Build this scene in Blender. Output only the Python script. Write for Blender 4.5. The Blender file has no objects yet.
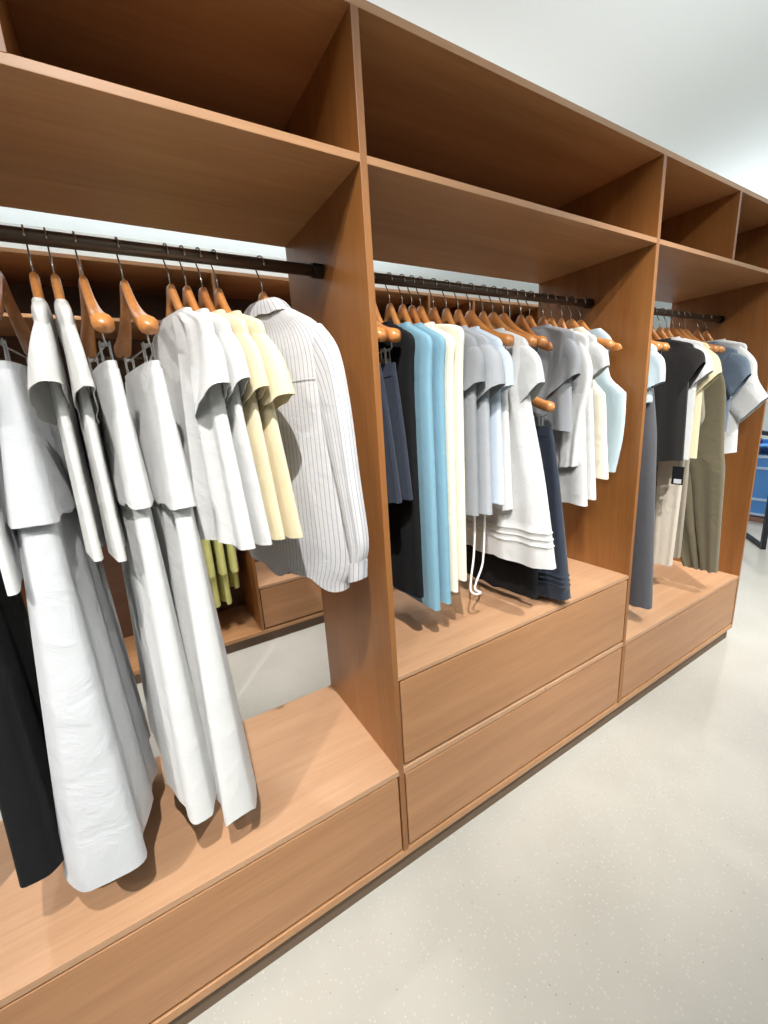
import bpy, bmesh, math, random
from mathutils import Vector, Matrix
random.seed(4)
S = bpy.context.scene
COL = S.collection
PI = math.pi

# ------------------------------------------------------------------ helpers
def link(o, parent=None):
    COL.objects.link(o)
    if parent: o.parent = parent
    return o

def tag(o, label=None, cat=None, group=None, kind=None):
    if label: o['label'] = label
    if cat: o['category'] = cat
    if group: o['group'] = group
    if kind: o['kind'] = kind
    return o

def empty(name, loc, rz=0.0):
    o = bpy.data.objects.new(name, None)
    o.empty_display_size = 0.05
    o.location = loc
    o.rotation_euler = (0, 0, rz)
    return link(o)

def mesh_obj(name, bm, mat, parent=None, smooth=False):
    me = bpy.data.meshes.new(name)
    bmesh.ops.recalc_face_normals(bm, faces=bm.faces)
    if smooth:
        for f in bm.faces: f.smooth = True
    bm.to_mesh(me); bm.free()
    me.materials.append(mat)
    return link(bpy.data.objects.new(name, me), parent)

def add_box(bm, x0, x1, y0, y1, z0, z1):
    v = [bm.verts.new(p) for p in ((x0,y0,z0),(x1,y0,z0),(x1,y1,z0),(x0,y1,z0),(x0,y0,z1),(x1,y0,z1),(x1,y1,z1),(x0,y1,z1))]
    for f in ((0,3,2,1),(4,5,6,7),(0,1,5,4),(1,2,6,5),(2,3,7,6),(3,0,4,7)):
        bm.faces.new([v[i] for i in f])

def box(name, x0, x1, y0, y1, z0, z1, mat, parent=None, bev=0.0012):
    bm = bmesh.new(); add_box(bm, x0, x1, y0, y1, z0, z1)
    o = mesh_obj(name, bm, mat, parent)
    if bev:
        m = o.modifiers.new('bevel', 'BEVEL'); m.width = bev; m.segments = 2; m.limit_method = 'ANGLE'
    return o

def add_tube(bm, pts, r, n=10, caps=True):
    """tube of radius r (number or list) along a polyline"""
    pts = [Vector(p) for p in pts]
    rs = r if isinstance(r, (list, tuple)) else [r] * len(pts)
    rings = []
    t0 = (pts[1] - pts[0]).normalized()
    up = Vector((0, 0, 1)) if abs(t0.z) < .9 else Vector((1, 0, 0))
    nrm = (up - t0 * up.dot(t0)).normalized()
    for i, p in enumerate(pts):
        if i == 0: t = pts[1] - pts[0]
        elif i == len(pts) - 1: t = pts[-1] - pts[-2]
        else: t = (pts[i+1] - pts[i]).normalized() + (pts[i] - pts[i-1]).normalized()
        t.normalize()
        nrm = (nrm - t * nrm.dot(t)).normalized()
        b = t.cross(nrm)
        rings.append([bm.verts.new(p + (nrm * math.cos(2*PI*k/n) + b * math.sin(2*PI*k/n)) * rs[i]) for k in range(n)])
    for a, b in zip(rings, rings[1:]):
        for k in range(n):
            bm.faces.new((a[k], a[(k+1) % n], b[(k+1) % n], b[k]))
    if caps:
        bm.faces.new(rings[0][::-1]); bm.faces.new(rings[-1])

def add_sphere(bm, c, r, seg=12):
    bmesh.ops.create_uvsphere(bm, u_segments=seg, v_segments=8, radius=r, matrix=Matrix.Translation(c))

def catmull(vals, t):
    n = len(vals) - 1
    i = min(int(t), n - 1); f = t - i
    p0 = vals[max(i-1, 0)]; p1 = vals[i]; p2 = vals[i+1]; p3 = vals[min(i+2, n)]
    return tuple(0.5 * (2*b + (c-a)*f + (2*a-5*b+4*c-d)*f*f + (3*b-a-3*c+d)*f**3) for a, b, c, d in zip(p0, p1, p2, p3))

# ------------------------------------------------------------------ materials
def lin(c):
    return tuple((v/12.92 if v <= .04045 else ((v+.055)/1.055)**2.4) for v in (x/255 for x in c)) + (1,)

def base_mat(name):
    m = bpy.data.materials.new(name); m.use_nodes = True
    nt = m.node_tree; b = nt.nodes['Principled BSDF']
    return m, nt, b

def nd(nt, t, **k):
    n = nt.nodes.new(t)
    for a, v in k.items(): setattr(n, a, v)
    return n

def plain(name, rgb, rough=.6, metal=0.0, spec=.5):
    m, nt, b = base_mat(name)
    b.inputs['Base Color'].default_value = lin(rgb)
    b.inputs['Roughness'].default_value = rough
    b.inputs['Metallic'].default_value = metal
    b.inputs['Specular IOR Level'].default_value = spec
    return m

def wood(name, axis, light, dark, rough=.42, scale=1.0):
    m, nt, b = base_mat(name)
    tc = nd(nt, 'ShaderNodeTexCoord'); mp = nd(nt, 'ShaderNodeMapping')
    st = [9.0*scale]*3; st['xyz'.index(axis)] = .55*scale
    mp.inputs['Scale'].default_value = st
    nt.links.new(tc.outputs['Object'], mp.inputs['Vector'])
    n1 = nd(nt, 'ShaderNodeTexNoise'); n1.inputs['Scale'].default_value = 1.6; n1.inputs['Detail'].default_value = 6; n1.inputs['Roughness'].default_value = .62
    n2 = nd(nt, 'ShaderNodeTexNoise'); n2.inputs['Scale'].default_value = 11; n2.inputs['Detail'].default_value = 4
    nt.links.new(mp.outputs['Vector'], n1.inputs['Vector']); nt.links.new(mp.outputs['Vector'], n2.inputs['Vector'])
    mx = nd(nt, 'ShaderNodeMix', data_type='FLOAT'); mx.inputs[0].default_value = .3
    nt.links.new(n1.outputs['Fac'], mx.inputs[2]); nt.links.new(n2.outputs['Fac'], mx.inputs[3])
    cr = nd(nt, 'ShaderNodeValToRGB')
    cr.color_ramp.elements[0].position = .32; cr.color_ramp.elements[0].color = lin(dark)
    cr.color_ramp.elements[1].position = .68; cr.color_ramp.elements[1].color = lin(light)
    nt.links.new(mx.outputs[0], cr.inputs['Fac'])
    nt.links.new(cr.outputs['Color'], b.inputs['Base Color'])
    b.inputs['Roughness'].default_value = rough
    b.inputs['Specular IOR Level'].default_value = .55
    b.inputs['Coat Weight'].default_value = .22; b.inputs['Coat Roughness'].default_value = .38
    bp = nd(nt, 'ShaderNodeBump'); bp.inputs['Strength'].default_value = .06; bp.inputs['Distance'].default_value = .002
    nt.links.new(n2.outputs['Fac'], bp.inputs['Height']); nt.links.new(bp.outputs['Normal'], b.inputs['Normal'])
    return m

WL, WD = (190,141,97), (164,115,73)
W_X = wood('wood_grain_along', 'x', WL, WD)
W_T = wood('wood_bench_lit', 'x', (190,149,115), (167,125,91))  # same wood lightened; strong light on the benches is put into the colour
W_Z = wood('wood_upright_shaded', 'z', (156,103,52), (130,79,35))  # same wood, darker and more saturated; shading of the uprights is in the colour
W_F = wood('wood_drawer_front', 'x', (180,130,88), (157,109,69))
W_H = wood('hanger_wood', 'y', (206,140,80), (184,114,56), rough=.25, scale=2.0)
W_B = wood('wood_back_shaded', 'x', (104,70,48), (84,54,36), rough=.6)  # same wood darkened; shade of the recesses is put into the colour
PLINTH = plain('plinth_brown', (104,84,66), .7)
ROD = plain('rail_bronze', (96,82,70), .36, .6)
CHROME = plain('hook_metal', (190,186,180), .25, 1.0)
CLIPM = plain('clip_metal', (205,203,200), .3, .9)

def fabric(name, rgb, rgb2=None, wr=.5, stripes=None, sheen=.15, rough=.85, wscale=14, tl=0.0):
    m, nt, b = base_mat(name)
    tc = nd(nt, 'ShaderNodeTexCoord')
    n1 = nd(nt, 'ShaderNodeTexNoise'); n1.inputs['Scale'].default_value = wscale; n1.inputs['Detail'].default_value = 5; n1.inputs['Roughness'].default_value = .6
    n1.inputs['Distortion'].default_value = .6
    nt.links.new(tc.outputs['Object'], n1.inputs['Vector'])
    n3 = nd(nt, 'ShaderNodeTexNoise'); n3.inputs['Scale'].default_value = 420; n3.inputs['Detail'].default_value = 2
    nt.links.new(tc.outputs['Object'], n3.inputs['Vector'])
    b1 = nd(nt, 'ShaderNodeBump'); b1.inputs['Strength'].default_value = wr; b1.inputs['Distance'].default_value = .012
    nt.links.new(n1.outputs['Fac'], b1.inputs['Height'])
    b2 = nd(nt, 'ShaderNodeBump'); b2.inputs['Strength'].default_value = .15; b2.inputs['Distance'].default_value = .001
    nt.links.new(n3.outputs['Fac'], b2.inputs['Height']); nt.links.new(b1.outputs['Normal'], b2.inputs['Normal'])
    nt.links.new(b2.outputs['Normal'], b.inputs['Normal'])
    b.inputs['Roughness'].default_value = rough
    b.inputs['Specular IOR Level'].default_value = .25
    b.inputs['Sheen Weight'].default_value = sheen
    if stripes:
        uv = nd(nt, 'ShaderNodeUVMap')
        sx = nd(nt, 'ShaderNodeSeparateXYZ'); nt.links.new(uv.outputs['UV'], sx.inputs[0])
        mm = nd(nt, 'ShaderNodeMath', operation='MULTIPLY'); mm.inputs[1].default_value = 1.0/stripes[0]
        nt.links.new(sx.outputs['X'], mm.inputs[0])
        fr = nd(nt, 'ShaderNodeMath', operation='FRACT'); nt.links.new(mm.outputs[0], fr.inputs[0])
        lt = nd(nt, 'ShaderNodeMath', operation='LESS_THAN'); lt.inputs[1].default_value = stripes[1]
        nt.links.new(fr.outputs[0], lt.inputs[0])
        mx = nd(nt, 'ShaderNodeMix', data_type='RGBA')
        mx.inputs[6].default_value = lin(rgb); mx.inputs[7].default_value = lin(rgb2)
        nt.links.new(lt.outputs[0], mx.inputs[0]); nt.links.new(mx.outputs[2], b.inputs['Base Color'])
    else:
        b.inputs['Base Color'].default_value = lin(rgb)
    if tl:
        # thin cloth lets some light through
        tr = nd(nt, 'ShaderNodeBsdfTranslucent'); tr.inputs['Color'].default_value = lin(rgb)
        ms = nd(nt, 'ShaderNodeMixShader'); ms.inputs[0].default_value = tl
        out = nt.nodes['Material Output']
        nt.links.new(b.outputs[0], ms.inputs[1]); nt.links.new(tr.outputs[0], ms.inputs[2]); nt.links.new(ms.outputs[0], out.inputs['Surface'])
    return m

F = dict(
    white=fabric('cotton_white', (220,219,217), wr=.45, tl=.12),
    crisp=fabric('cotton_crisp_white', (202,203,205), wr=.6, wscale=11, tl=.10),
    linen=fabric('linen_offwhite', (214,212,208), wr=.6, tl=.12),
    cream=fabric('jersey_cream', (230,216,180), wr=.3, tl=.12),
    ivory=fabric('jersey_ivory', (236,228,208), wr=.3),
    stripe=fabric('cotton_pinstripe', (202,200,200), (150,152,164), wr=.4, stripes=(.0155, .16)),
    navy=fabric('denim_navy', (38,44,57), wr=.4),
    black=fabric('wool_black', (13,13,15), wr=.4, sheen=.02),
    blue=fabric('knit_light_blue', (124,165,183), wr=.3),
    grey=fabric('jersey_grey', (146,148,151), wr=.3),
    lgrey=fabric('jersey_pale_grey', (170,173,177), wr=.3),
    pale=fabric('cotton_pale_blue', (200,211,223), wr=.4),
    paleblue=fabric('jersey_pale_blue', (190,208,216), wr=.3),
    slate=fabric('jersey_slate', (100,113,128), wr=.3),
    dgrey=fabric('twill_dark_grey', (82,82,86), wr=.4),
    charcoal=fabric('jersey_charcoal_black', (31,28,27), wr=.35),
    beige=fabric('linen_beige', (206,196,180), wr=.5),
    taupe=fabric('linen_beige_shaded', (150,140,124), wr=.5),  # beige linen with its shade mixed into the colour
    olive=fabric('corduroy_olive', (104,96,76), wr=.5),
    lime=fabric('cotton_lime', (216,214,132), wr=.4),
    steel=fabric('denim_steel', (92,112,134), wr=.4),
    cord=plain('cord_white', (232,226,222), .8),
    tagb=plain('tag_black', (26,27,30), .5),
    tagw=plain('tag_white', (225,226,228), .6),
)

# ------------------------------------------------------------------ room
def room():
    m, nt, b = base_mat('terrazzo')
    tc = nd(nt, 'ShaderNodeTexCoord')
    v = nd(nt, 'ShaderNodeTexVoronoi'); v.inputs['Scale'].default_value = 90
    n = nd(nt, 'ShaderNodeTexNoise'); n.inputs['Scale'].default_value = 3; n.inputs['Detail'].default_value = 5
    nt.links.new(tc.outputs['Object'], v.inputs['Vector']); nt.links.new(tc.outputs['Object'], n.inputs['Vector'])
    c0 = nd(nt, 'ShaderNodeValToRGB')
    c0.color_ramp.elements[0].position = .3; c0.color_ramp.elements[0].color = lin((172,168,159))
    c0.color_ramp.elements[1].position = .7; c0.color_ramp.elements[1].color = lin((180,176,167))
    nt.links.new(n.outputs['Fac'], c0.inputs['Fac'])
    sep = nd(nt, 'ShaderNodeSeparateColor'); nt.links.new(v.outputs['Color'], sep.inputs[0])
    # pale and dark chips
    d = nd(nt, 'ShaderNodeMath', operation='LESS_THAN'); d.inputs[1].default_value = .30; nt.links.new(v.outputs['Distance'], d.inputs[0])
    g = nd(nt, 'ShaderNodeMath', operation='GREATER_THAN'); g.inputs[1].default_value = .72; nt.links.new(sep.outputs[0], g.inputs[0])
    mu = nd(nt, 'ShaderNodeMath', operation='MULTIPLY'); nt.links.new(d.outputs[0], mu.inputs[0]); nt.links.new(g.outputs[0], mu.inputs[1])
    m1 = nd(nt, 'ShaderNodeMix', data_type='RGBA'); m1.inputs[7].default_value = lin((188,184,177))
    nt.links.new(mu.outputs[0], m1.inputs[0]); nt.links.new(c0.outputs['Color'], m1.inputs[6])
    g2 = nd(nt, 'ShaderNodeMath', operation='LESS_THAN'); g2.inputs[1].default_value = .035; nt.links.new(sep.outputs[1], g2.inputs[0])
    d2 = nd(nt, 'ShaderNodeMath', operation='LESS_THAN'); d2.inputs[1].default_value = .2; nt.links.new(v.outputs['Distance'], d2.inputs[0])
    mu2 = nd(nt, 'ShaderNodeMath', operation='MULTIPLY'); nt.links.new(d2.outputs[0], mu2.inputs[0]); nt.links.new(g2.outputs[0], mu2.inputs[1])
    m2 = nd(nt, 'ShaderNodeMix', data_type='RGBA'); m2.inputs[7].default_value = lin((142,135,125))
    nt.links.new(mu2.outputs[0], m2.inputs[0]); nt.links.new(m1.outputs[2], m2.inputs[6])
    nt.links.new(m2.outputs[2], b.inputs['Base Color'])
    b.inputs['Roughness'].default_value = .38
    b.inputs['Specular IOR Level'].default_value = .3
    tag(box('floor', -4, 12, -6, 4.85, -.1, 0, m, bev=0), kind='structure')
    wm = plain('paint_white', (220,226,226), .9, spec=.2)
    tag(box('ceiling', -4, 12, -6, 4.85, 3.6, 3.7, wm, bev=0), kind='structure')
    tag(box('wall_back', -4, 12, 4.65, 4.85, 0, 3.6, plain('paint_wall', (214,211,204), .9, spec=.2), bev=0), kind='structure')
    tag(box('wall_left', -4.2, -4, -6, 4.85, 0, 3.6, wm, bev=0), kind='structure')
    tag(box('wall_front', -4.2, 12, -6.2, -6, 0, 3.6, wm, bev=0), kind='structure')
    tag(box('wall_right', 9.6, 9.8, -6, 4.65, 0, 3.6, wm, bev=0), kind='structure')
room()

# ------------------------------------------------------------------ wardrobes
ZT1, ZT0 = 2.5386, 2.5183
ZS1, ZS0 = 2.2367, 2.2184
ZB1, ZB0 = .8089, .7932
ZM1, ZM0 = .4539, .4325
ZF1, ZF0 = .1044, .0754

def wardrobe(label, y0, depth, dividers, halves, bays, group, back_low=False):
    """dividers: (x0, x1) upright panels; bays: bench kind between them; halves: x of the short uprights of the top row"""
    y1 = y0 + depth
    X0, X1 = dividers[0][0], dividers[-1][1]
    r = empty('open_wardrobe', ((X0+X1)/2, (y0+y1)/2, 0))
    tag(r, label, 'wardrobe', group)
    ox, oy = (X0+X1)/2, (y0+y1)/2
    def P(name, a, b, c, d, e, f, mat, par=None, bev=.0012):
        o = box(name, a-ox, b-ox, c-oy, d-oy, e, f, mat, par or r, bev); return o
    P('top_panel', X0, X1, y0, y1, ZT0, ZT1, W_X)
    P('shelf', X0, X1, y0+.0006, y1, ZS0, ZS1, W_X)
    P('base_panel', X0, X1, y0+.0006, y1, ZF0, ZF1, W_X)
    P('plinth', X0+.02, X1-.02, y0+.018, y1-.02, 0, ZF0, PLINTH, bev=0)
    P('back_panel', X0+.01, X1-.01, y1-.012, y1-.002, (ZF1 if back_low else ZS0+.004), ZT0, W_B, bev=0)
    for i, (a, b) in enumerate(dividers):
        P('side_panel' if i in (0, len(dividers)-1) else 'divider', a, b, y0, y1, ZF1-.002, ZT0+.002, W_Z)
    for h in halves:
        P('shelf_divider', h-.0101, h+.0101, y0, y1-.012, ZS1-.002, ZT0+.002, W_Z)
    for (d0, d1), (e0, e1), k in zip(dividers, dividers[1:], bays):
        a, b = d1, e0
        if k == 'low':
            continue
        tops = [(ZM1, ZM0)] if k == 'one' else [(ZB1, ZB0), (ZM1, ZM0)]
        for i, (t1, t0) in enumerate(tops):
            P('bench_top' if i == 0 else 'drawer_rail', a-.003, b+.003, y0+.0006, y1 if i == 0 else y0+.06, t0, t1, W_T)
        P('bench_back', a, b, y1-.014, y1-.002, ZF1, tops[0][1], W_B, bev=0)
        lo = [ZF1] if k == 'one' else [ZM1, ZF1]
        for i, ((t1, t0), z) in enumerate(zip(tops, lo)):
            dr = P('drawer', a+.006, b-.006, y0+.001, y0+.021, z+.0135, t0-.0065, W_F)
            # the box behind the front
            bm = bmesh.new()
            za, zb = z+.03, t0-.05
            add_box(bm, a+.02-ox, a+.03-ox, y0+.0215-oy, y1-.06-oy, za, zb); add_box(bm, b-.03-ox, b-.02-ox, y0+.0215-oy, y1-.06-oy, za, zb)
            add_box(bm, a+.03-ox, b-.03-ox, y1-.07-oy, y1-.06-oy, za, zb); add_box(bm, a+.03-ox, b-.03-ox, y0+.0215-oy, y1-.07-oy, za, za+.01)
            mesh_obj('drawer_box', bm, W_X, dr)
    # rails
    ry = y0 + .272
    for i, ((d0, d1), (e0, e1)) in enumerate(zip(dividers, dividers[1:])):
        a, b = d1, e0
        bm = bmesh.new()
        add_tube(bm, [(a-ox, ry-oy, 2.0595), (b-ox, ry-oy, 2.0595)], .0158, 20)
        rail = mesh_obj('clothes_rail', bm, ROD, r, True)
        bm = bmesh.new()
        add_tube(bm, [(a-ox, ry-oy, 2.0595), (a+.034-ox, ry-oy, 2.0595)], .0205, 20)
        mesh_obj('rail_socket', bm, plain('socket_black', (34,31,30), .45, .4), rail, False)
        bm = bmesh.new()
        add_tube(bm, [(b-.034-ox, ry-oy, 2.0595), (b-ox, ry-oy, 2.0595)], .0205, 20)
        mesh_obj('rail_socket', bm, plain('socket_black', (34,31,30), .45, .4), rail, False)
    return r, ox, oy

near, NX, NY = wardrobe('long open wooden wardrobe with three hanging bays and flush drawers, nearest the viewer', 0, .5625,
    [(-.752,-.732), (.5807,.6008), (1.9115,1.9338), (3.2351,3.2551)], [-.0717, 1.2561, 2.5932][0:1] + [2.5932],
    ['one', 'two', 'one'], 'wooden wardrobes')
# small metal lock plate on the drawer rail of the middle bay
bm = bmesh.new(); add_tube(bm, [(1.33-NX, 0-NY-.0015, ZM0+.012), (1.33-NX, .002-NY, ZM0+.012)], .004, 12)
mesh_obj('lock_button', bm, CHROME, near)
far, FX, FY = wardrobe('matching wooden wardrobe across the aisle, seen through the open bays', 1.91, .5625,
    [(-.752,-.732), (.590,.610), (2.240,2.262), (3.60,3.622)], [-.0717, 1.40, 2.735],
    ['low', 'one', 'low'], 'wooden wardrobes', back_low=True)

RY, RZ = .272, 2.0595
FRY = 1.91 + .272

# ------------------------------------------------------------------ hangers (local frame: x = across, -y = towards the room, z from the rail)
def hook_bm(drop, lean=0.0):
    bm = bmesh.new()
    rr = .0200
    pts = [(0, 0, drop-.004), (0, 0, drop+.03), (0, .003, drop+.036)]
    pts += [(0, rr*.95, -.012)]
    for k in range(0, 10):
        a = PI*k/9
        pts.append((0, rr*math.cos(a), rr*math.sin(a)))
    pts.append((0, -rr-.0005, -.003))
    add_tube(bm, pts, .0019, 8)
    add_sphere(bm, (0, -rr-.0005, -.004), .0033)
    return bm

def bar_bm(drop, half, sag, fat, slim, bow=.016):
    """contoured wooden shoulders: neck block in the middle, arms that sag and thicken to round ends"""
    bm = bmesh.new()
    rows = []
    N = 34
    for i in range(N+1):
        s = -1 + 2*i/N
        a = abs(s)
        u = s*half
        e = max(0.0, a-.07)/.93
        # centre line: quick drop near the neck, flatter arms
        z = drop - .018 - sag*(1-math.exp(-1.9*e))/(1-math.exp(-1.9))
        h = .022 - .005*a + .003*math.exp(-(a/.1)**2)
        if slim: w = .0095 - .001*a
        else: w = .0095 + fat*(a**1.6); h += .004*a**3
        if a > .9:
            q = math.sqrt(max(0.02, 1-((a-.9)/.1)**2*.98)); w *= q; h *= q
        x = -bow*(a**2)
        rows.append((x, -u, z, w, h))
    n = 14
    rings = []
    for (x, y, z, w, h) in rows:
        ring = []
        for k in range(n):
            t = 2*PI*k/n
            c, s_ = math.cos(t), math.sin(t)
            ring.append(bm.verts.new((x + w*math.copysign(abs(c)**.75, c), y, z + h*math.copysign(abs(s_)**.75, s_))))
        rings.append(ring)
    for a, b in zip(rings, rings[1:]):
        for k in range(n): bm.faces.new((a[k], a[(k+1)%n], b[(k+1)%n], b[k]))
    bm.faces.new(rings[0][::-1]); bm.faces.new(rings[-1])
    return bm

def clip_bm(u, zt, zb):
    bm = bmesh.new()
    for sx in (-1, 1):
        # two sprung jaws
        v = []
        add_box(bm, sx*.009-.0011, sx*.009+.0011, -u-.012, -u-.007, zb-.012, zt)
        add_box(bm, sx*.009-.0011, sx*.009+.0011, -u+.007, -u+.012, zb-.012, zt)
        add_box(bm, sx*.0085-.0012, sx*.0085+.0012, -u-.014, -u+.014, zb-.016, zb+.008)
    add_box(bm, -.009, .009, -u-.0035, -u+.0035, zt-.009, zt-.002)
    return bm

WOODS = [W_H, wood('hanger_wood_honey', 'y', (204,142,84), (182,116,60), rough=.26, scale=2.2), wood('hanger_wood_dark', 'y', (186,120,66), (158,94,46), rough=.26, scale=2.0)]
def hanger(x, yaw, label, rail_y=RY, kind='slim', half=.205, sag=.115, drop=-.079, wood_i=0, low=0.0, clips=(.13, -.13)):
    h = empty('clothes_hanger', (x, rail_y, RZ), math.radians(yaw))
    tag(h, label, 'hanger', 'wooden hangers on the rails')
    d = drop - low
    if kind == 'slim': half, sag = half-.053, sag+.008
    mesh_obj('hook', hook_bm(d), CHROME, h, True)
    fat = .014 if kind != 'slim' else .003
    mesh_obj('shoulder_bar', bar_bm(d, half, sag, fat, kind == 'slim', 0.0 if kind == 'slim' else .003), WOODS[wood_i], h, True)
    if kind == 'clip':
        bm = bmesh.new()
        zb = d - sag - .045
        pts = [(-.008, -half+.03, d-sag-.012), (-.004, -half+.034, zb), (0, -half+.05, zb-.004), (0, half-.05, zb-.004), (-.004, half-.034, zb), (-.008, half-.03, d-sag-.012)]
        add_tube(bm, pts, .0019, 8)
        bar = mesh_obj('clip_bar', bm, CLIPM, h, True)
        for u in clips:
            mesh_obj('clip', clip_bm(u, zb+.004, zb-.034), CLIPM, h)
    return h

# ------------------------------------------------------------------ cloth
def cloth(name, rows, mat, parent, folds=(0.0, .012), k=(3, 5), seed=0, na=56, per=7, pw=.6, thick=.0022, hem=.004, closed_top=False, sway=0.0, tucks=(), drape=0.0, dk=5):
    """rows: (uA, zA, uB, zB, half thickness, offset) - outline of the garment on its two edges; u towards the room, z height above the floor"""
    rnd = random.Random(seed)
    ph = [rnd.uniform(0, 6.28) for _ in range(8)]
    bm = bmesh.new(); uvl = bm.loops.layers.uv.new('UVMap')
    nr = (len(rows)-1)*per
    rings, us = [], []
    for j in range(nr+1):
        T = j/per
        uA, zA, uB, zB, th, off = catmull(rows, T) if T < len(rows)-1 else rows[-1]
        th = max(th, .002)
        tt = j/nr
        amp = folds[0] + (folds[1]-folds[0])*tt**1.2
        ring = []
        for i in range(na):
            a = 2*PI*i/na
            c, s = math.cos(a), math.sin(a)
            g = math.copysign(abs(c)**.85, c)
            b = math.copysign(abs(s)**pw, s)
            f = .5 + .5*g
            u = uB + (uA-uB)*f
            z = zB + (zA-zB)*f
            w = (.55*math.sin(k[0]*g*PI*.5 + ph[0] + .7*tt) + .35*math.sin(k[1]*g*PI*.5 + ph[1] - .9*tt) + .25*math.sin((k[0]+k[1])*g*PI*.5 + ph[2]))
            side = .35*math.sin(k[1]*g*PI*.5 + ph[3] + (1.5 if s > 0 else 0))
            n = off + th*b + amp*(w + side*b)*(1.0 if abs(g) < .98 else .7)
            if drape and s < 0:
                rid = (.5 + .5*math.sin(dk*g*PI + ph[7] + .5*math.sin(3*tt))) ** 1.4
                n -= drape*(tt**.7)*rid*(1-g**6)
            u += sway*tt*tt*math.sin(ph[4]) + amp*.25*math.sin(7*g + ph[5] + 4*tt)*.3
            if j == nr: z += hem*math.sin(k[1]*g*PI*.6 + ph[6])
            ring.append(bm.verts.new((n, -u, z - RZ)))
        rings.append(ring)
    if tucks:
        # pintucks: pinch narrow rows into ridges that stand proud of the cloth
        old = rings
        zlev = [sum(v.co.z for v in r)/len(r) + RZ for r in old]
        def ring_at(zz, grow):
            for j in range(len(zlev)-1):
                if zlev[j] >= zz >= zlev[j+1]:
                    f = (zlev[j]-zz)/max(zlev[j]-zlev[j+1], 1e-6)
                    out = []
                    for p, q in zip(old[j], old[j+1]):
                        c = p.co.lerp(q.co, f)
                        off = catmull(rows, min((j+f)/per, len(rows)-1.001))[5]
                        out.append(bm.verts.new((c.x + math.copysign(grow, c.x-off), c.y*(1+grow*2), c.z)))
                    return j, out
        ins = []
        for zt_ in tucks:
            for dz, gr in ((.0045, 0), (.0012, .0035), (-.0012, .0035), (-.0045, 0)):
                ins.append((zt_+dz, ring_at(zt_+dz, gr)[1]))
        allr = sorted([(z_, r_) for z_, r_ in zip(zlev, old)] + ins, key=lambda q: -q[0])
        rings = [r_ for _, r_ in allr]; nr = len(rings)-1
    for j in range(nr):
        r0, r1 = rings[j], rings[j+1]
        for i in range(na):
            i2 = (i+1) % na
            f = bm.faces.new((r0[i], r0[i2], r1[i2], r1[i]))
            f.smooth = True
    if closed_top:
        f = bm.faces.new(rings[0][::-1]); f.smooth = True
    # uv: metres round the middle ring, metres down
    mid = rings[nr//2]
    acc = [0.0]
    for i in range(na): acc.append(acc[-1] + (mid[(i+1) % na].co - mid[i].co).length)
    idx = {}
    for j, r in enumerate(rings):
        for i, v in enumerate(r): idx[v] = (j, i)
    for f in bm.faces:
        ii = [idx[l.vert][1] for l in f.loops]
        wrap = max(ii) - min(ii) > na/2
        for l in f.loops:
            j, i = idx[l.vert]
            q = na if (wrap and i == 0) else i
            l[uvl].uv = (acc[q], -l.vert.co.z)
    o = mesh_obj(name, bm, mat, parent, True)
    s = o.modifiers.new('cloth', 'SOLIDIFY'); s.thickness = thick; s.offset = -1
    e = o.modifiers.new('crisp_edge', 'EDGE_SPLIT'); e.split_angle = math.radians(55)
    return o

def band(name, pts_rows, mat, parent, **kw):
    return cloth(name, pts_rows, mat, parent, folds=(0, 0), **kw)

def garment(kind, x, yaw, label, cat, group, rail_y=RY):
    g = empty(kind, (x, rail_y, RZ), math.radians(yaw))
    return tag(g, label, cat, group)

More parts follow.
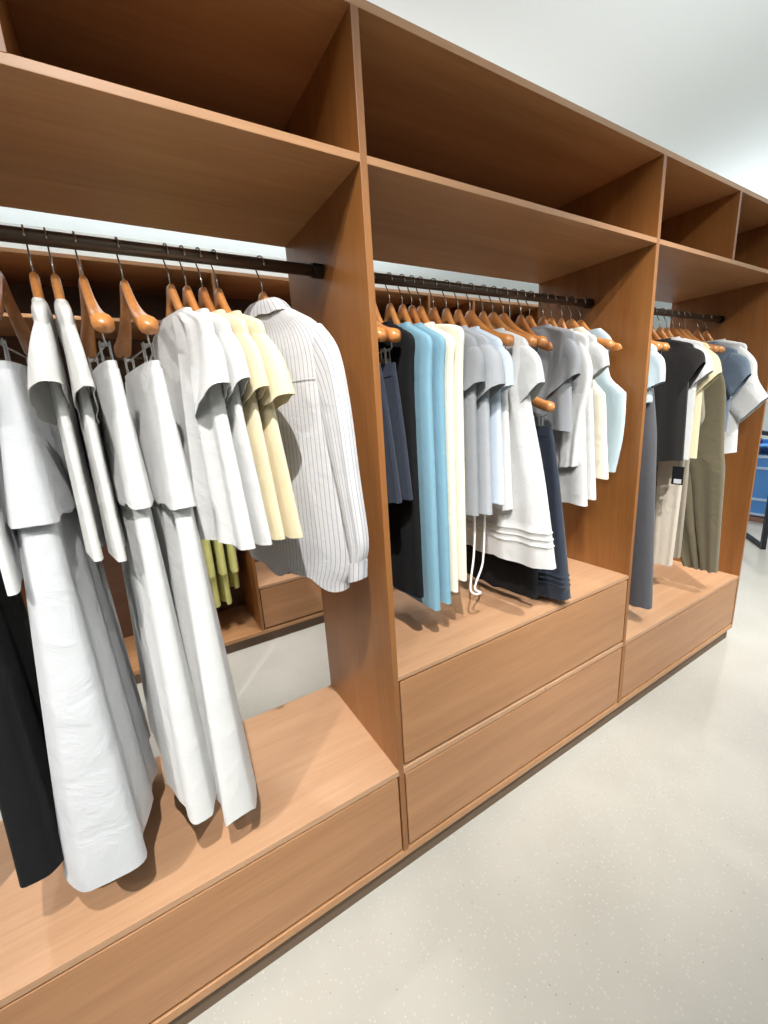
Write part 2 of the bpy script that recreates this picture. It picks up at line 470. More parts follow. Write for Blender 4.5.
def top(kind, x, yaw, label, cat, mat, group=None, sh=.205, neck=.098, zs=1.862, hem=1.33, hw=.235, aw=.20, th=.022, off=0.0, front_off=0.0,
        sleeve=None, sth=None, seed=1, folds=(.001,.012), rail_y=RY, hemtilt=0.0, waist=None, collar=True, tucks=(), tank=False, drape=0.0, dk=5, k=(3,5), zn=None, hem_band=False):
    """a top on a hanger: body with sloping shoulders, two sleeves (outer and inner outline), neckband"""
    g = garment(kind, x, yaw, label, cat, group, rail_y)
    zn = zn or zs+.045
    wz = waist or (aw+hw)/2
    za = zs - .17
    rows = [(neck, zn, -neck, zn, min(.0145, th+.002), off), (sh*.74, (zn+zs)/2+.005, -sh*.74, (zn+zs)/2+.005, min(.0165, th+.002), off), (sh, zs, -sh, zs, min(.016, th+.001), off),
            (aw+.004, zs-.07, -aw-.004, zs-.07, th*.95, off), (aw, za, -aw, za, th, off), (wz, (za+hem)/2, -wz, (za+hem)/2, th, off + front_off*.5), (hw, hem+hemtilt, -hw, hem-hemtilt, th*1.1, off+front_off)]
    if tank:
        rows = [(neck, zn, -neck, zn, min(.0145, th+.002), off), (sh, zs-.012, -sh, zs-.012, min(.0155, th+.001), off), (sh-.012, zs-.08, -sh+.012, zs-.08, th*.9, off), (sh+.004, zs-.165, -sh-.004, zs-.165, th, off), (aw*.94, zs-.225, -aw*.94, zs-.225, th, off), (aw, zs-.255, -aw, zs-.255, th, off), (wz, (zs-.255+hem)/2, -wz, (zs-.255+hem)/2, th, off), (hw, hem, -hw, hem, th*1.1, off)]
    cloth('body', rows, mat, g, folds=folds, seed=seed, k=k, tucks=tucks, drape=drape, dk=dk, pw=.5)
    if sleeve:
        # sleeve: list of (outer u, outer z, inner u, inner z, half thickness, offset)
        s0 = (sh-.022, zs+.002, aw-.075, za-.005, sth or th*.9, off)
        rr = [s0] + list(sleeve)
        for sg in (1, -1):
            rs = [(sg*a, b, sg*c, d, t, o) for (a, b, c, d, t, o) in rr]
            cloth('sleeve', rs, mat, g, folds=(.0005,.005), seed=seed+7*sg, k=(2,4), na=36, per=6, hem=.002)
    if collar:
        cloth('neckband', [(neck+.003, zn+.006, -neck-.003, zn+.006, min(.0145, th+.002), off), (neck+.008, zn-.004, -neck-.008, zn-.004, min(.016, th+.003), off)], mat, g, folds=(0,0), seed=seed, na=40, per=4, thick=.003, hem=0)
    return g

def short_sleeve(t=.03, o=0.0, tip=(.255,1.715), low=(.10,1.625)):
    return [((tip[0]+.205)/2+.012, (tip[1]+1.862)/2+.01, (low[0]+.125)/2-.012, 1.655, t*.85, o*.6), (tip[0], tip[1], low[0], low[1], t, o)]

def skirt(kind, x, yaw, label, cat, mat, group=None, zt=1.775, hem=.62, wt=.165, wh=.25, tt=.015, thm=.05, folds=(.002,.022), seed=3, tier=None, offs=(0,0), k=(4,7), rail_y=RY, tier_grow=1.0, hemjag=.006, tucks=(), pw=.42, drape=0.0, dk=5):
    g = garment(kind, x, yaw, label, cat, group, rail_y)
    o0, o1 = offs
    def at(f): return wt + (wh-wt)*f**.8, tt + (thm-tt)*f, o0 + (o1-o0)*f
    rows = []
    for f in (0, .08, .25, .5, .75, 1):
        w, t, o = at(f); z = zt + (hem-zt)*f
        rows.append((w, z, -w, z, t, o))
    cloth('skirt_panel', rows, mat, g, folds=folds, seed=seed, k=k, pw=pw, hem=hemjag, tucks=tucks, drape=drape, dk=dk)
    rows = [(wt+.004, zt+.004, -wt-.004, zt+.004, tt+.003, o0), (wt+.006, zt-.035, -wt-.006, zt-.035, tt+.004, o0)]
    cloth('waistband', rows, mat, g, folds=(0,0), seed=seed, k=k, hem=0, per=4)
    if tier:
        f1 = (zt-tier)/(zt-hem)
        rows = []
        for q in (0, .15, .5, 1):
            f = q*f1
            w, t, o = at(f); z = zt-.012 + (tier-zt+.012)*q
            rows.append((w+.006+.012*q, z, -w-.006-.012*q, z, (t+.004+.008*q)*tier_grow, o))
        cloth('overlay_tier', rows, mat, g, folds=(folds[0], folds[1]*f1*1.2), seed=seed, k=k, hem=.005, pw=pw)
    return g

def trousers(kind, x, yaw, label, cat, mat, group=None, zt=1.775, crotch=1.47, hem=.6, wt=.17, hip=.20, legs=((.20,.03,.19,.08),(-.03,-.20,-.08,-.19)), tt=.016, th=.03, seed=5, rail_y=RY, folds=(.001,.008), off=0.0, hems=(0,0)):
    g = garment(kind, x, yaw, label, cat, group, rail_y)
    cloth('waistband', [(wt+.003, zt+.003, -wt-.003, zt+.003, tt+.002, off), (wt+.005, zt-.036, -wt-.005, zt-.036, tt+.004, off)], mat, g, folds=(0,0), seed=seed, hem=0, per=4)
    for i, (a, b, c, d) in enumerate(legs):
        hz = hem + hems[i]
        sg = 1 if i == 0 else -1
        oA, oB = (wt, -.004) if i == 0 else (.004, -wt)
        hA, hB = (hip, -.006) if i == 0 else (.006, -hip)
        cA, cB = (a, b) if i == 0 else (a, b)
        zk = (crotch+hz)/2
        cloth('leg', [(oA, zt-.006, oB, zt-.006, tt, off), (hA*.9, zt-.14, hB*.9, zt-.14, tt*1.2, off), (hA, crotch+.02, hB, crotch+.02, th*.9, off), (cA, crotch-.10, cB, crotch-.10, th, off),
              ((a+c)/2, zk-.05, (b+d)/2, zk-.05, th, off), (c, hz, d, hz, th*1.05, off)], mat, g, folds=folds, seed=seed+i*3, k=(2,3), na=40, pw=.5)
    return g

G1, G2, G3, G4 = 'clothes in the left bay', 'clothes in the middle bay', 'clothes in the right bay', 'clothes in the wardrobe across the aisle'

# ================================================================== LEFT BAY
hanger(-.345, 2, 'wooden clip hanger holding the long black skirt at the left edge', kind='clip', wood_i=2)
skirt('long_black_skirt', -.345, 2, 'long black skirt hanging leftmost in the near bay', 'skirt', F['black'], G1, hem=.66, wt=.165, wh=.235, thm=.05, tt=.015, offs=(0,-.012), seed=11, folds=(.001,.010))
hanger(-.262, 2, 'wooden hanger at the left edge holding the white top above the black skirt', wood_i=0)
top('white_blouse', -.262, 2, 'white top at the left edge of the photo, its hem above the black skirt', 'top', F['white'], G1, hem=1.335, hw=.235, th=.015, seed=31, folds=(.0005,.005), sleeve=short_sleeve(.02, -.006, (.25,1.73), (.115,1.655)), sth=.015)
hanger(-.184, -3, 'wooden clip hanger holding the crinkled white tiered skirt', kind='clip', wood_i=2)
skirt('tiered_white_skirt', -.184, -3, 'crisp white tiered maxi skirt hanging beside the black skirt', 'skirt', F['crisp'], G1, hem=.60, wt=.17, wh=.265, tt=.020, thm=.098, tier=1.462, offs=(.004,-.036), seed=21, folds=(.001,.014))
hanger(-.121, 4, 'wooden hanger holding the left one of two white short-sleeved blouses', wood_i=0)
top('short_sleeve_blouse', -.121, 4, 'white short-sleeved blouse next to the crinkled tiered skirt', 'blouse', F['linen'], G1, hem=1.37, hw=.235, th=.0145, seed=31, folds=(.0005,.006),
    sleeve=short_sleeve(.031, -.016, (.25,1.735), (.112,1.655)), sth=.016)
hanger(-.083, 5, 'pale wooden hanger holding the right one of two white short-sleeved blouses', wood_i=1)
top('short_sleeve_blouse', -.083, 5, 'white short-sleeved blouse just left of the empty shoulder of a clip hanger', 'blouse', F['linen'], G1, hem=1.36, hw=.24, th=.0145, seed=31, folds=(.0005,.006),
    sleeve=short_sleeve(.019, .002, (.25,1.725), (.118,1.65)), sth=.016)
hanger(-.031, 8, 'glossy wooden clip hanger with its rounded end bare, left of two such', kind='clip', wood_i=0)
skirt('long_white_skirt', -.031, 8, 'long white skirt with an upper tier, under the left bare-ended clip hanger', 'skirt', F['white'], G1, hem=.635, wt=.185, wh=.26, tt=.0145, thm=.047, tier=1.467, offs=(0,-.008), seed=41, folds=(.0005,.010), tier_grow=.95)
hanger(.052, 8, 'glossy wooden clip hanger with its rounded end bare, right of two such', kind='clip', wood_i=0)
skirt('long_white_skirt', .052, 8, 'long white skirt with a pointed hem, just left of the sleeveless white tops', 'skirt', F['white'], G1, hem=.60, wt=.188, wh=.272, tt=.0145, thm=.062, tier=1.452, offs=(0,.002), seed=42, folds=(.001,.016), hemjag=.03, drape=.012, dk=4)

hanger(.155, 13, 'open wooden hanger holding the first white top from the left', wood_i=1)
top('white_blouse', .155, 13, 'loose white cap-sleeved top, first of the two right of the long skirts', 'blouse', F['white'], G1, hem=1.335, hw=.285, aw=.205, th=.0155, off=-.001, front_off=-.012, seed=51, folds=(.0005,.009), drape=.022, dk=6, sleeve=short_sleeve(.028, -.016, (.262,1.725), (.10,1.64)), sth=.0155, k=(4,7))
hanger(.193, 13, 'wooden hanger holding the second white top from the left', wood_i=0)
top('white_blouse', .193, 13, 'white cap-sleeved top hanging just left of the cream tees', 'blouse', F['white'], G1, hem=1.33, hw=.27, aw=.205, th=.0145, seed=51, folds=(.0005,.006), sleeve=short_sleeve(.0165, -.001, (.265,1.735), (.12,1.65)), sth=.0145, k=(4,7))
hanger(.232, 13, 'wooden hanger holding the left cream tee', wood_i=2)
top('cream_tee', .232, 13, 'cream short-sleeved tee, left one of the pair', 'tee', F['cream'], G1, hem=1.335, hw=.262, aw=.205, th=.0145, seed=51, folds=(.0005,.006), sleeve=short_sleeve(.0165, 0, (.268,1.715), (.12,1.655)), sth=.0145, k=(4,7))
hanger(.271, 13, 'wooden hanger holding the right cream tee', wood_i=0)
top('cream_tee', .271, 13, 'cream short-sleeved tee beside the pinstriped shirt', 'tee', F['cream'], G1, hem=1.33, hw=.265, aw=.205, th=.0155, off=.001, front_off=.006, seed=51, folds=(.0005,.008), sleeve=short_sleeve(.026, .010, (.285,1.695), (.125,1.645)), sth=.015, k=(4,7))
hanger(.392, 19, 'wooden hanger holding the pinstriped shirt', wood_i=1)
# pinstriped shirt
g = garment('pinstriped_shirt', .392, 19, 'white long-sleeved shirt with fine grey pinstripes, rightmost in the left bay', 'shirt', G1)
cloth('body', [(.062,1.948,-.062,1.948,.017,0), (.14,1.912,-.14,1.912,.020,0), (.215,1.868,-.215,1.868,.02,0), (.258,1.80,-.258,1.80,.026,0), (.266,1.68,-.266,1.68,.03,0),
               (.274,1.40,-.274,1.40,.034,0), (.276,1.235,-.276,1.235,.036,0), (.235,1.148,-.235,1.148,.036,0)], F['stripe'], g, folds=(.001,.006), seed=61, hem=-.022, k=(2,3), na=72)
for sg in (1, -1):
    rows = [(.225,1.868,.19,1.72,.020,0), (.282,1.80,.215,1.62,.022,-.004), (.312,1.67,.235,1.54,.023,-.010), (.33,1.48,.262,1.43,.023,-.014), (.345,1.31,.283,1.28,.022,-.014), (.332,1.245,.285,1.228,.020,-.014)]
    cloth('sleeve', [(sg*a,b,sg*c,d,t,o) for a,b,c,d,t,o in rows], F['stripe'], g, folds=(.001,.005), seed=62+sg, k=(2,3), na=40, hem=0)
    rows = [(.332,1.25,.283,1.232,.022,-.014), (.324,1.195,.28,1.177,.023,-.014)]
    cloth('cuff', [(sg*a,b,sg*c,d,t,o) for a,b,c,d,t,o in rows], F['stripe'], g, folds=(0,0), seed=62, na=36, hem=0)
cloth('collar', [(.060,1.962,-.060,1.962,.0185,0), (.085,1.948,-.085,1.948,.026,0), (.112,1.922,-.112,1.922,.030,0)], F['stripe'], g, folds=(0,0), seed=63, na=48, hem=.003, thick=.003)
bm = bmesh.new()
pts = []
for i in range(31):
    u = .215 - .43*i/30
    pts.append((-.0305*(1-abs(u/.268)**2.35)**.3 - .0022, -u, 1.735 - RZ))
add_tube(bm, pts, .0009, 6)
mesh_obj('yoke_seam', bm, F['white'], g, True)

# ================================================================== MIDDLE BAY
hanger(.656, 2, 'wooden clip hanger nearest the left divider of the middle bay', kind='clip', wood_i=0)
skirt('navy_skirt', .656, 2, 'short navy skirt hanging against the left divider of the middle bay', 'skirt', F['navy'], G2, hem=1.36, wt=.165, wh=.235, tt=.0145, thm=.022, seed=71, folds=(.0005,.006))
hanger(.702, 3, 'wooden clip hanger second from the left divider of the middle bay', kind='clip', wood_i=0)
skirt('navy_skirt', .702, 3, 'dark navy skirt between the divider and the long black dress', 'skirt', F['navy'], G2, hem=1.36, wt=.17, wh=.225, tt=.0145, thm=.02, seed=71, folds=(.0005,.006))
LONG = lambda t, o=0: [(.215,1.72,.15,1.60,t,o),(.222,1.50,.16,1.48,t,o),(.226,1.22,.172,1.20,t,o)]
hanger(.752, 3, 'wooden hanger holding the long black dress', wood_i=1, sag=.128)
top('long_black_dress', .752, 3, 'long narrow black dress left of the light blue ones', 'dress', F['black'], G2, hem=1.01, hw=.20, aw=.195, th=.02, zs=1.842, zn=1.905, seed=74, folds=(.0005,.007))
hanger(.818, 3, 'wooden hanger holding the left light blue dress', wood_i=1, sag=.128)
top('light_blue_dress', .818, 3, 'long light blue dress, left one of the two', 'dress', F['blue'], G2, hem=.955, hw=.205, aw=.198, th=.019, zs=1.842, zn=1.905, seed=74, folds=(.0005,.007), hemtilt=-.012)
hanger(.868, 3, 'wooden hanger holding the right light blue dress', wood_i=0, sag=.128)
top('light_blue_dress', .868, 3, 'long light blue dress beside the ivory one', 'dress', F['blue'], G2, hem=.965, hw=.205, aw=.198, th=.017, zs=1.842, zn=1.905, seed=74, folds=(.0005,.007), hemtilt=-.012)
hanger(.9075, 3, 'wooden hanger holding the narrow ivory dress', wood_i=2, sag=.128)
top('ivory_dress', .9075, 3, 'long ivory dress between the light blue and the white long dresses', 'dress', F['ivory'], G2, hem=.985, hw=.20, aw=.195, th=.0148, zs=1.842, zn=1.905, seed=74, folds=(.0005,.006))
hanger(.944, 3, 'wooden hanger holding the long off-white dress', wood_i=0)
top('white_long_dress', .944, 3, 'long off-white dress left of the grey tees', 'dress', F['ivory'], G2, hem=1.02, hw=.205, aw=.2, th=.0155, seed=74, folds=(.0005,.006), zs=1.872, neck=.06)
hanger(1.001, 3, 'wooden hanger holding the mid-grey tee', wood_i=2, sag=.128)
top('grey_tee', 1.001, 3, 'mid-grey short-sleeved tee right of the off-white dress', 'tee', F['grey'], G2, hem=1.255, hw=.208, th=.019, zs=1.842, zn=1.905, seed=74, folds=(.0005,.006), sleeve=short_sleeve(.026, -.006, (.24,1.715), (.115,1.66)))
hanger(1.06, 3, 'wooden hanger holding the pale grey top with white cords', wood_i=1, sag=.128)
g = top('grey_pullover', 1.06, 3, 'pale grey short-sleeved top with a long white drawcord', 'top', F['lgrey'], G2, hem=1.25, hw=.215, th=.021, zs=1.842, zn=1.905, seed=74, folds=(.0005,.006), sleeve=short_sleeve(.032, -.003, (.262,1.705), (.07,1.595)))
bm = bmesh.new()
cpt = []
raw = [(.99,.14,1.27), (.992,.14,1.18), (.985,.14,1.08), (.965,.135,1.0), (.955,.128,.955), (.972,.118,.938), (1.0,.12,.935), (.985,.132,.948), (.998,.142,.968), (1.036,.145,1.03), (1.046,.145,1.10), (1.05,.145,1.19), (1.05,.145,1.27)]
for i in range((len(raw)-1)*5+1): cpt.append(catmull(raw, i/5) if i < (len(raw)-1)*5 else raw[-1])
cpt = [(p[0]+.045-1.06, p[1]-RY-.02, p[2]-RZ) for p in cpt]
add_tube(bm, cpt, .0042, 8)
o = mesh_obj('drawcord', bm, F['cord'], g, True); o['label'] = 'white drawcord'
hanger(1.116, 3, 'wooden hanger holding the pale blue tee', wood_i=0, sag=.128)
top('pale_blue_tee', 1.116, 3, 'very pale blue short-sleeved tee left of the white dress', 'tee', F['pale'], G2, hem=1.28, hw=.22, th=.018, zs=1.842, zn=1.905, seed=74, folds=(.0005,.006), sleeve=short_sleeve(.022, .004, (.25,1.70), (.13,1.66)))
hanger(1.175, 3, 'wooden clip hanger with a bare rounded end just left of the white dress', kind='clip', wood_i=0)
skirt('short_white_skirt', 1.175, 3, 'short white skirt just left of the white tiered dress', 'skirt', F['white'], G2, hem=1.25, wt=.165, wh=.205, tt=.0145, thm=.022, seed=74, folds=(.0005,.008))
hanger(1.240, 3, 'wooden hanger holding the white tiered dress', wood_i=1)
top('white_tiered_dress', 1.240, 3, 'white short-sleeved dress with pintucked hem in the middle bay', 'dress', F['white'], G2, hem=1.035, hw=.355, aw=.215, waist=.295, th=.03, front_off=-.008, drape=.022, dk=5, seed=82, folds=(.0005,.014), zs=1.848, zn=1.905, sleeve=short_sleeve(.032, 0, (.275,1.705), (.165,1.60)), k=(3,5), tucks=(1.12,1.145,1.17))
hanger(1.293, 3, 'wooden clip hanger with a bare end, left of the pair right of the white dress', kind='clip', wood_i=1)
skirt('long_black_skirt', 1.293, 3, 'long black skirt behind the white dress, hem just above the bench', 'skirt', F['black'], G2, hem=.86, wt=.165, wh=.235, tt=.0145, thm=.03, seed=81, folds=(.0005,.012))
hanger(1.350, 3, 'wooden clip hanger with a bare end, right of the pair right of the white dress', kind='clip', wood_i=0)
hanger(1.405, 3, 'wooden clip hanger slung lower than the rest, holding the navy skirt', kind='clip', wood_i=1, low=.235)
skirt('navy_denim_skirt', 1.405, 3, 'long navy denim skirt behind the white dress, hem near the bench edge', 'skirt', F['navy'], G2, zt=1.540, hem=.84, wt=.19, wh=.30, tt=.0145, thm=.048, seed=83, folds=(.001,.010), tucks=(.90,.92,.94))
hanger(1.452, 3, 'wooden hanger just left of the grey tee beside the white shirts', wood_i=2)
hanger(1.503, 3, 'wooden hanger holding the grey tee beside the white shirts', wood_i=0)
top('grey_tee', 1.503, 3, 'grey short-sleeved tee behind the low-slung hanger, left of the white blouse', 'tee', F['grey'], G2, hem=1.52, hw=.21, th=.022, seed=84, folds=(.0005,.006), drape=.016, dk=4, zs=1.885, sleeve=short_sleeve(.028, -.006, (.235,1.735), (.095,1.64)))
hanger(1.588, 3, 'wooden hanger holding the long-sleeved white blouse', wood_i=2)
top('white_blouse', 1.588, 3, 'white blouse with longer sleeves behind the white tee', 'blouse', F['white'], G2, hem=1.20, hw=.24, th=.022, seed=84, folds=(.0005,.007), zs=1.872, sleeve=[(.235,1.74,.13,1.62,.022,-.010),(.215,1.55,.13,1.50,.022,-.026),(.205,1.37,.13,1.36,.022,-.032)])
hanger(1.640, 3, 'wooden hanger holding the white tee with a pointed sleeve', wood_i=0)
top('white_tee', 1.640, 3, 'white short-sleeved tee with a pointed sleeve near the right divider of the middle bay', 'tee', F['white'], G2, hem=1.22, hw=.245, th=.02, seed=84, folds=(.0005,.007), zs=1.872, sleeve=short_sleeve(.022, 0, (.265,1.762), (.165,1.695)))
hanger(1.712, 3, 'wooden hanger holding the cream tank top', wood_i=1, half=.165)
top('cream_tank', 1.712, 3, 'cream sleeveless tank top left of the pale blue one', 'tank top', F['ivory'], G2, hem=1.30, hw=.25, sh=.15, zs=1.89, aw=.215, th=.02, seed=84, folds=(.0005,.007), collar=False, tank=True)
hanger(1.775, 3, 'wooden clip hanger with a pale bare end next to the pale blue tank', kind='clip', wood_i=1)
hanger(1.842, 3, 'wooden hanger holding the pale blue tank top against the right divider of the middle bay', wood_i=0, half=.25)
top('pale_blue_tank', 1.842, 3, 'pale blue sleeveless tank top against the right divider of the middle bay', 'tank top', F['paleblue'], G2, hem=1.31, hw=.205, sh=.15, zs=1.89, aw=.228, th=.018, seed=84, folds=(.0005,.006), collar=False, waist=.228, tank=True)

# ================================================================== RIGHT BAY
hanger(2.10, 2, 'wooden hanger holding the pale blue tee in the right bay', wood_i=0, sag=.128)
top('pale_blue_tee', 2.10, 2, 'pale blue tee at the left of the right bay', 'tee', F['paleblue'], G3, hem=1.60, hw=.208, th=.017, zs=1.842, zn=1.905, seed=91, folds=(.0005,.005), sleeve=short_sleeve(.022, -.006, (.255,1.695), (.11,1.62)))
hanger(2.158, 2, 'wooden clip hanger with a bare end, left of the black tee', kind='clip', wood_i=1)
trousers('dark_grey_trousers', 2.158, 2, 'dark grey trousers hanging at the left of the right bay', 'trousers', F['dgrey'], G3, hem=.555, wt=.165, hip=.205, legs=((.215,.03,.265,.09),(-.01,-.205,-.03,-.205)), th=.034, seed=92)
hanger(2.222, 2, 'wooden clip hanger with a bare end, touching the black tee', kind='clip', wood_i=1)
hanger(2.44, 2, 'wooden hanger holding the black tee', wood_i=2)
top('black_tee', 2.44, 2, 'black short-sleeved tee in the right bay', 'tee', F['charcoal'], G3, hem=1.29, hw=.212, th=.03, seed=94, folds=(.001,.008), drape=.02, dk=4, zs=1.862, sleeve=short_sleeve(.036, 0, (.262,1.775), (.16,1.59)))
hanger(2.53, 2, 'wooden hanger holding the white tee behind the black one', wood_i=0)
top('white_tee', 2.53, 2, 'white tee directly behind the black tee', 'tee', F['white'], G3, hem=1.285, hw=.20, th=.024, seed=94, folds=(.001,.006), zs=1.872, sleeve=short_sleeve(.028, 0, (.265,1.735), (.15,1.635)))
hanger(2.60, 2, 'wooden hanger holding the cream tee in the right bay', wood_i=1)
g = top('cream_tee', 2.60, 2, 'pale cream tee with a black swing tag', 'tee', F['cream'], G3, hem=1.285, hw=.208, th=.026, seed=94, folds=(.001,.006), zs=1.866, sleeve=short_sleeve(.03, 0, (.275,1.725), (.16,1.60)))
# black swing tag with a white barcode field
bm = bmesh.new(); add_box(bm, -.062, -.0605, -.182, -.126, 1.145-RZ, 1.245-RZ)
t = mesh_obj('swing_tag', bm, F['tagb'], g); t['label'] = 'black swing tag'
bm = bmesh.new(); add_box(bm, -.0628, -.0621, -.175, -.138, 1.152-RZ, 1.176-RZ)
mesh_obj('tag_sticker', bm, F['tagw'], t)
bm = bmesh.new(); add_tube(bm, [(-.061, -.154, 1.243-RZ), (-.05, -.15, 1.27-RZ), (-.03, -.15, 1.30-RZ)], .0012, 6)
mesh_obj('tag_string', bm, F['tagb'], t)
hanger(2.67, 2, 'wooden clip hanger hidden behind the cream tee, holding the beige trousers', kind='clip', wood_i=2)
trousers('beige_trousers', 2.67, 2, 'light beige trousers showing below the black tee', 'trousers', F['beige'], G3, hem=.62, wt=.15, hip=.16, legs=((.13,-.01,.118,.012),(-.01,-.15,-.03,-.13)), th=.024, seed=93, hems=(0,-.02))
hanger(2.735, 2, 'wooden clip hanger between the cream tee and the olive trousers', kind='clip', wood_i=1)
trousers('shaded_beige_trousers', 2.735, 2, 'shaded leg of the beige trousers, built as a separate darker pair', 'trousers', F['taupe'], G3, hem=.66, wt=.15, hip=.17, legs=((.125,.0,.13,.05),(-.0,-.15,-.0,-.12)), th=.02, seed=93)  # stands in for the shaded leg of the beige pair
hanger(2.80, 2, 'wooden clip hanger holding the olive trousers', kind='clip', wood_i=1)
trousers('olive_trousers', 2.80, 2, 'long olive trousers hanging from clips in the right bay', 'trousers', F['olive'], G3, hem=.60, crotch=1.30, wt=.185, hip=.255, legs=((.272,.10,.302,.222),(.11,-.12,.212,.135)), th=.03, seed=97)
hanger(2.95, 2, 'wooden hanger holding the slate blue tee', wood_i=2, sag=.128)
top('slate_tee', 2.95, 2, 'slate blue short-sleeved tee left of the last white tee', 'tee', F['slate'], G3, hem=1.40, hw=.20, th=.026, zs=1.842, zn=1.905, seed=98, folds=(.001,.006), sleeve=short_sleeve(.032, -.004, (.278,1.715), (.20,1.585)))
hanger(3.055, 2, 'wooden hanger holding the last white tee at the end panel', wood_i=0)
top('white_tee', 3.055, 2, 'white wide-sleeved tee hanging last, next to the right end panel', 'tee', F['white'], G3, hem=1.27, hw=.225, th=.03, seed=98, folds=(.001,.008), zs=1.876, sleeve=[(.255,1.79,.10,1.64,.03,0),(.275,1.69,.15,1.52,.034,0),(.335,1.585,.22,1.445,.036,0)])

# ================================================================== ACROSS THE AISLE
def far_h(x, what, i=0): hanger(x, 0, 'wooden hanger across the aisle holding ' + what, rail_y=FRY, wood_i=i)
for i, (x, hz, lab) in enumerate([(.185, .40, 'long white dress across the aisle, beside the lime ones')]):
    far_h(x, 'the white dress')
    top('white_dress', x, 0, lab, 'dress', F['white'], G4, hem=.33, hw=.20, th=.03, seed=111, rail_y=FRY, folds=(.001,.012))
for i, (x, lab) in enumerate([(.325, 'lime dress across the aisle, left one of three'), (.405, 'lime dress across the aisle, middle one of three'), (.485, 'lime dress across the aisle, right one of three')]):
    far_h(x, ('the left', 'the middle', 'the right')[i] + ' lime dress', i)
    g = top('lime_dress', x, 0, lab, 'dress', F['lime'], G4, hem=(.34,.34,.42)[i], hw=(.17,.17,.10)[i], th=.024, seed=112, rail_y=FRY, folds=(.001,.014))
    cloth('overlay_tier', [(.20,1.4,-.20,1.4,.028,0), (.215,1.0,-.215,1.0,.030,0), (.225,.585,-.225,.585,.032,0)], F['lime'], g, folds=(.001,.008), seed=115, k=(4,7))
specs = [(1.86, 'steel', .475, 'steel blue dress across the aisle, left of the black coats', 'dress', 'steel_blue_dress'),
         (1.95, 'black', .56, 'black coat across the aisle above the drawer', 'coat', 'black_coat'),
         (2.03, 'black', .53, 'second black coat across the aisle, right of the first', 'coat', 'black_coat'),
         (2.12, 'blue', .475, 'blue dress across the aisle beside the black coats', 'dress', 'blue_dress'),
         (2.50, 'black', .50, 'black dress across the aisle right of its divider', 'dress', 'black_dress'),
         (2.72, 'white', .44, 'white dress across the aisle between two black ones', 'dress', 'white_dress'),
         (2.90, 'black', .30, 'black dress across the aisle, rightmost seen', 'dress', 'black_dress')]
for i, (x, m, hz, lab, cat, nm) in enumerate(specs):
    far_h(x, 'the ' + lab.split(' across')[0] + (' right of the divider', '', ' second in line', '', ' by the divider', ' in the right bay', ' farthest right')[i], i % 3)
    top(nm, x, 0, lab, cat, F[m], G4, hem=hz, hw=.20, th=.030, seed=130, rail_y=FRY, folds=(.001,.012))

# ================================================================== BEYOND THE END PANEL
BLK = plain('frame_black', (34,36,42), .45, .3)
r = empty('black_display_rack', (5.46, .535, 0), math.radians(36.5))
tag(r, 'black metal display rack standing on the floor past the end of the wardrobe', 'rack')
def rack_bar(name, *d):
    bm = bmesh.new(); add_box(bm, *d); return mesh_obj(name, bm, BLK, r)
rack_bar('bottom_rail', 0, .62, -.02, .02, .004, .04)
rack_bar('post', -.04, .0, -.02, .02, 0, 1.15); rack_bar('post', .62, .66, -.02, .02, 0, 1.15)
rack_bar('top_rail', -.04, .66, -.02, .02, 1.15, 1.19)

BLU = plain('shelf_blue', (84,146,218), .5); BLU2 = plain('shelf_edge_pale', (190,212,238), .5); BRN = plain('base_brown', (150,110,96), .6)
NVY = plain('folded_navy', (44,58,92), .9)
sx = 6.55
r = empty('blue_display_shelving', (sx, 1.6, 0)); tag(r, 'blue display shelving with pale shelf edges, seen past the end of the wardrobe', 'shelving')
def shelf_part(name, mat, *d):
    bm = bmesh.new(); add_box(bm, *d); return mesh_obj(name, bm, mat, r)
shelf_part('back_panel', BLU, .30, .32, -1.0, 1.0, .06, 1.0)
for z in (.08, .27, .66, .80):
    shelf_part('shelf_board', BLU2, 0, .30, -1.0, 1.0, z, z+.03)
shelf_part('drawer_front', BLU, .012, .03, -1.0, 1.0, .30, .66); shelf_part('drawer_front', BLU, .012, .03, -1.0, 1.0, .69, .80)
shelf_part('drawer_front', BLU, .012, .03, -1.0, 1.0, .11, .27)
shelf_part('top_panel', BLU, 0, .30, -1.0, 1.0, .93, .95)
shelf_part('base', BRN, -.01, .32, -1.0, 1.0, 0, .06)
shelf_part('side_panel', BLU2, 0, .32, -1.03, -1.0, 0, 1.0); shelf_part('side_panel', BLU2, 0, .32, 1.0, 1.03, 0, 1.0)
for i, (yy, lab) in enumerate([(1.18, 'dark folded garment on the blue shelving, nearest the rack'), (1.48, 'dark folded garment on the blue shelving, farther from the rack')]):
    bm = bmesh.new()
    for q in range(3):
        add_box(bm, sx+.05+.004*q, sx+.27-.006*q, yy-.11+.005*q, yy+.11-.004*q, .953+.023*q, .975+.023*q)
    o = mesh_obj('folded_garment', bm, NVY)
    bv = o.modifiers.new('soft', 'BEVEL'); bv.width = .008; bv.segments = 3
    tag(o, lab, 'folded garment', 'folded clothes on the blue shelving')

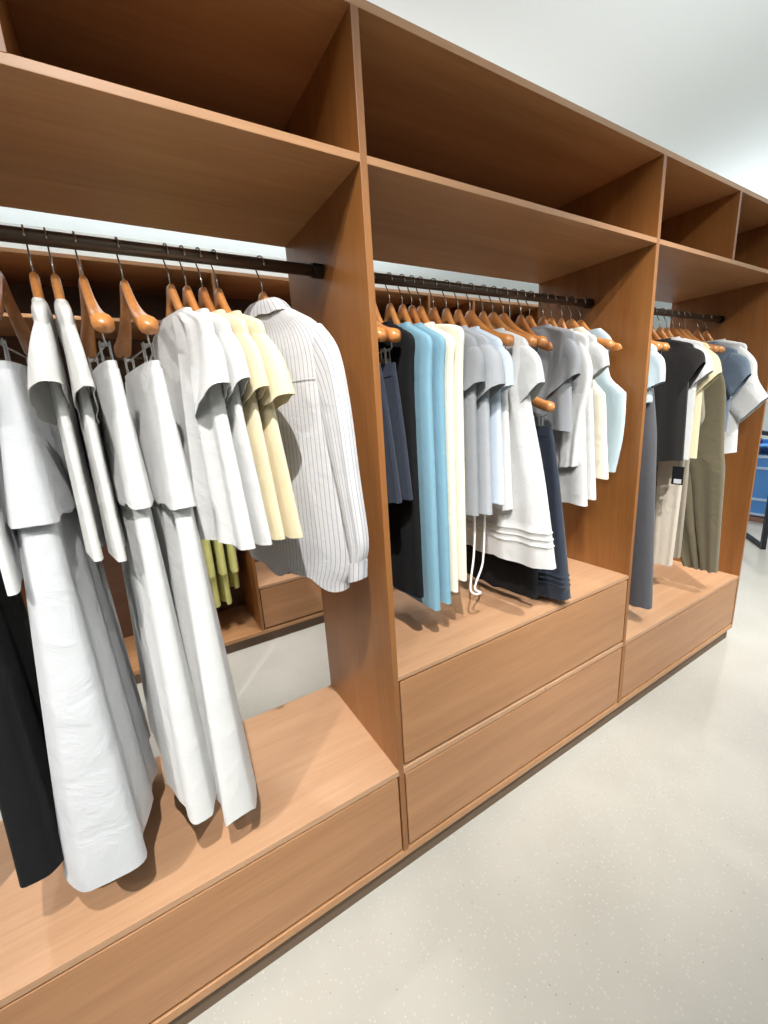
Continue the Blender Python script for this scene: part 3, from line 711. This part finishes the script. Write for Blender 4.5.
# ------------------------------------------------------------------ light
def spot(x, y, e, size=105, tgt=None, r=.05, blend=.6):  # used for the ceiling rows and for added fill spots
    l = bpy.data.lights.new('ceiling_and_fill_spot', 'SPOT'); l.energy = e; l.spot_size = math.radians(size); l.spot_blend = blend; l.shadow_soft_size = r
    l.color = (1.0, .985, .96)
    o = bpy.data.objects.new('ceiling_and_fill_spot', l); o.location = (x, y, 3.57)
    if tgt:
        d = Vector(tgt) - o.location
        o.rotation_euler = d.to_track_quat('-Z', 'Y').to_euler()
    COL.objects.link(o)
for x in (-1.75, -.15, 1.45, 3.05):
    spot(x, -1.4, 500, 54, (x+.85, .2, .35), r=.014, blend=1.0)
for x in (0, 1.3, 2.6):
    spot(x-1.7, -1.9, 120, 42, (x+.25, .2, 1.4), r=.02, blend=1.0)  # fill spots added to brighten the left-facing sides of the clothes
for x in (-.8, .6, 2.0, 3.4):
    spot(x, 1.72, 58, 120)
    spot(x+.5, 1.0, 200, 46, (x+.6, 2.05, .3))  # second spot is fill, added to brighten the far clothes
for x in (0, 2.5, 5.5, 7.5):
    spot(x, -3.0, 14, 130)  # weak fill added from the front, not known fixtures
spot(7.0, 1.0, 200, 130)
def uplight(x, y, z, sx, sy, e):  # invented lamps without fixtures, added to brighten the ceiling
    """added area fill aimed up at the ceiling"""
    l = bpy.data.lights.new('ceiling_fill', 'AREA'); l.shape = 'RECTANGLE'; l.size = sx; l.size_y = sy; l.energy = e; l.color = (.94, .98, 1.0)
    o = bpy.data.objects.new('ceiling_fill', l); o.location = (x, y, z); o.rotation_euler = (PI, 0, 0)
    COL.objects.link(o)
uplight(2.5, .28, 2.56, 1.5, .4, 7)
uplight(1.4, 2.2, 2.56, 4.0, .4, 30)
uplight(.8, 3.6, 2.0, 6.0, 1.2, 72)
uplight(3.4, -2.6, 2.6, 9.0, 2.5, 148)
uplight(6.6, 1.4, 2.6, 3.0, 4.0, 62)
w = bpy.data.worlds.new('world'); S.world = w; w.use_nodes = True
bg = w.node_tree.nodes['Background']; bg.inputs[0].default_value = (.94, .97, 1.0, 1); bg.inputs[1].default_value = .05

# ------------------------------------------------------------------ camera
cd = bpy.data.cameras.new('camera'); cam = bpy.data.objects.new('camera', cd); COL.objects.link(cam)
cd.sensor_width = 36; cd.sensor_fit = 'AUTO'; cd.lens = 414.7326/1024*36; cd.clip_start = .02
R = ((0.85367224,-0.51724923,-0.06080241), (-0.17316348,-0.17179144,-0.96979488), (0.49118032,0.83841573,-0.23622226))
m = Matrix(((R[0][0], -R[1][0], -R[2][0], 0), (R[0][1], -R[1][1], -R[2][1], -1), (R[0][2], -R[1][2], -R[2][2], 1.64), (0,0,0,1)))
cam.matrix_world = m
S.camera = cam
v = S.view_settings
v.view_transform = 'Standard'; v.look = 'None'; v.gamma = 1; v.use_curve_mapping = False
v.exposure = 0.08
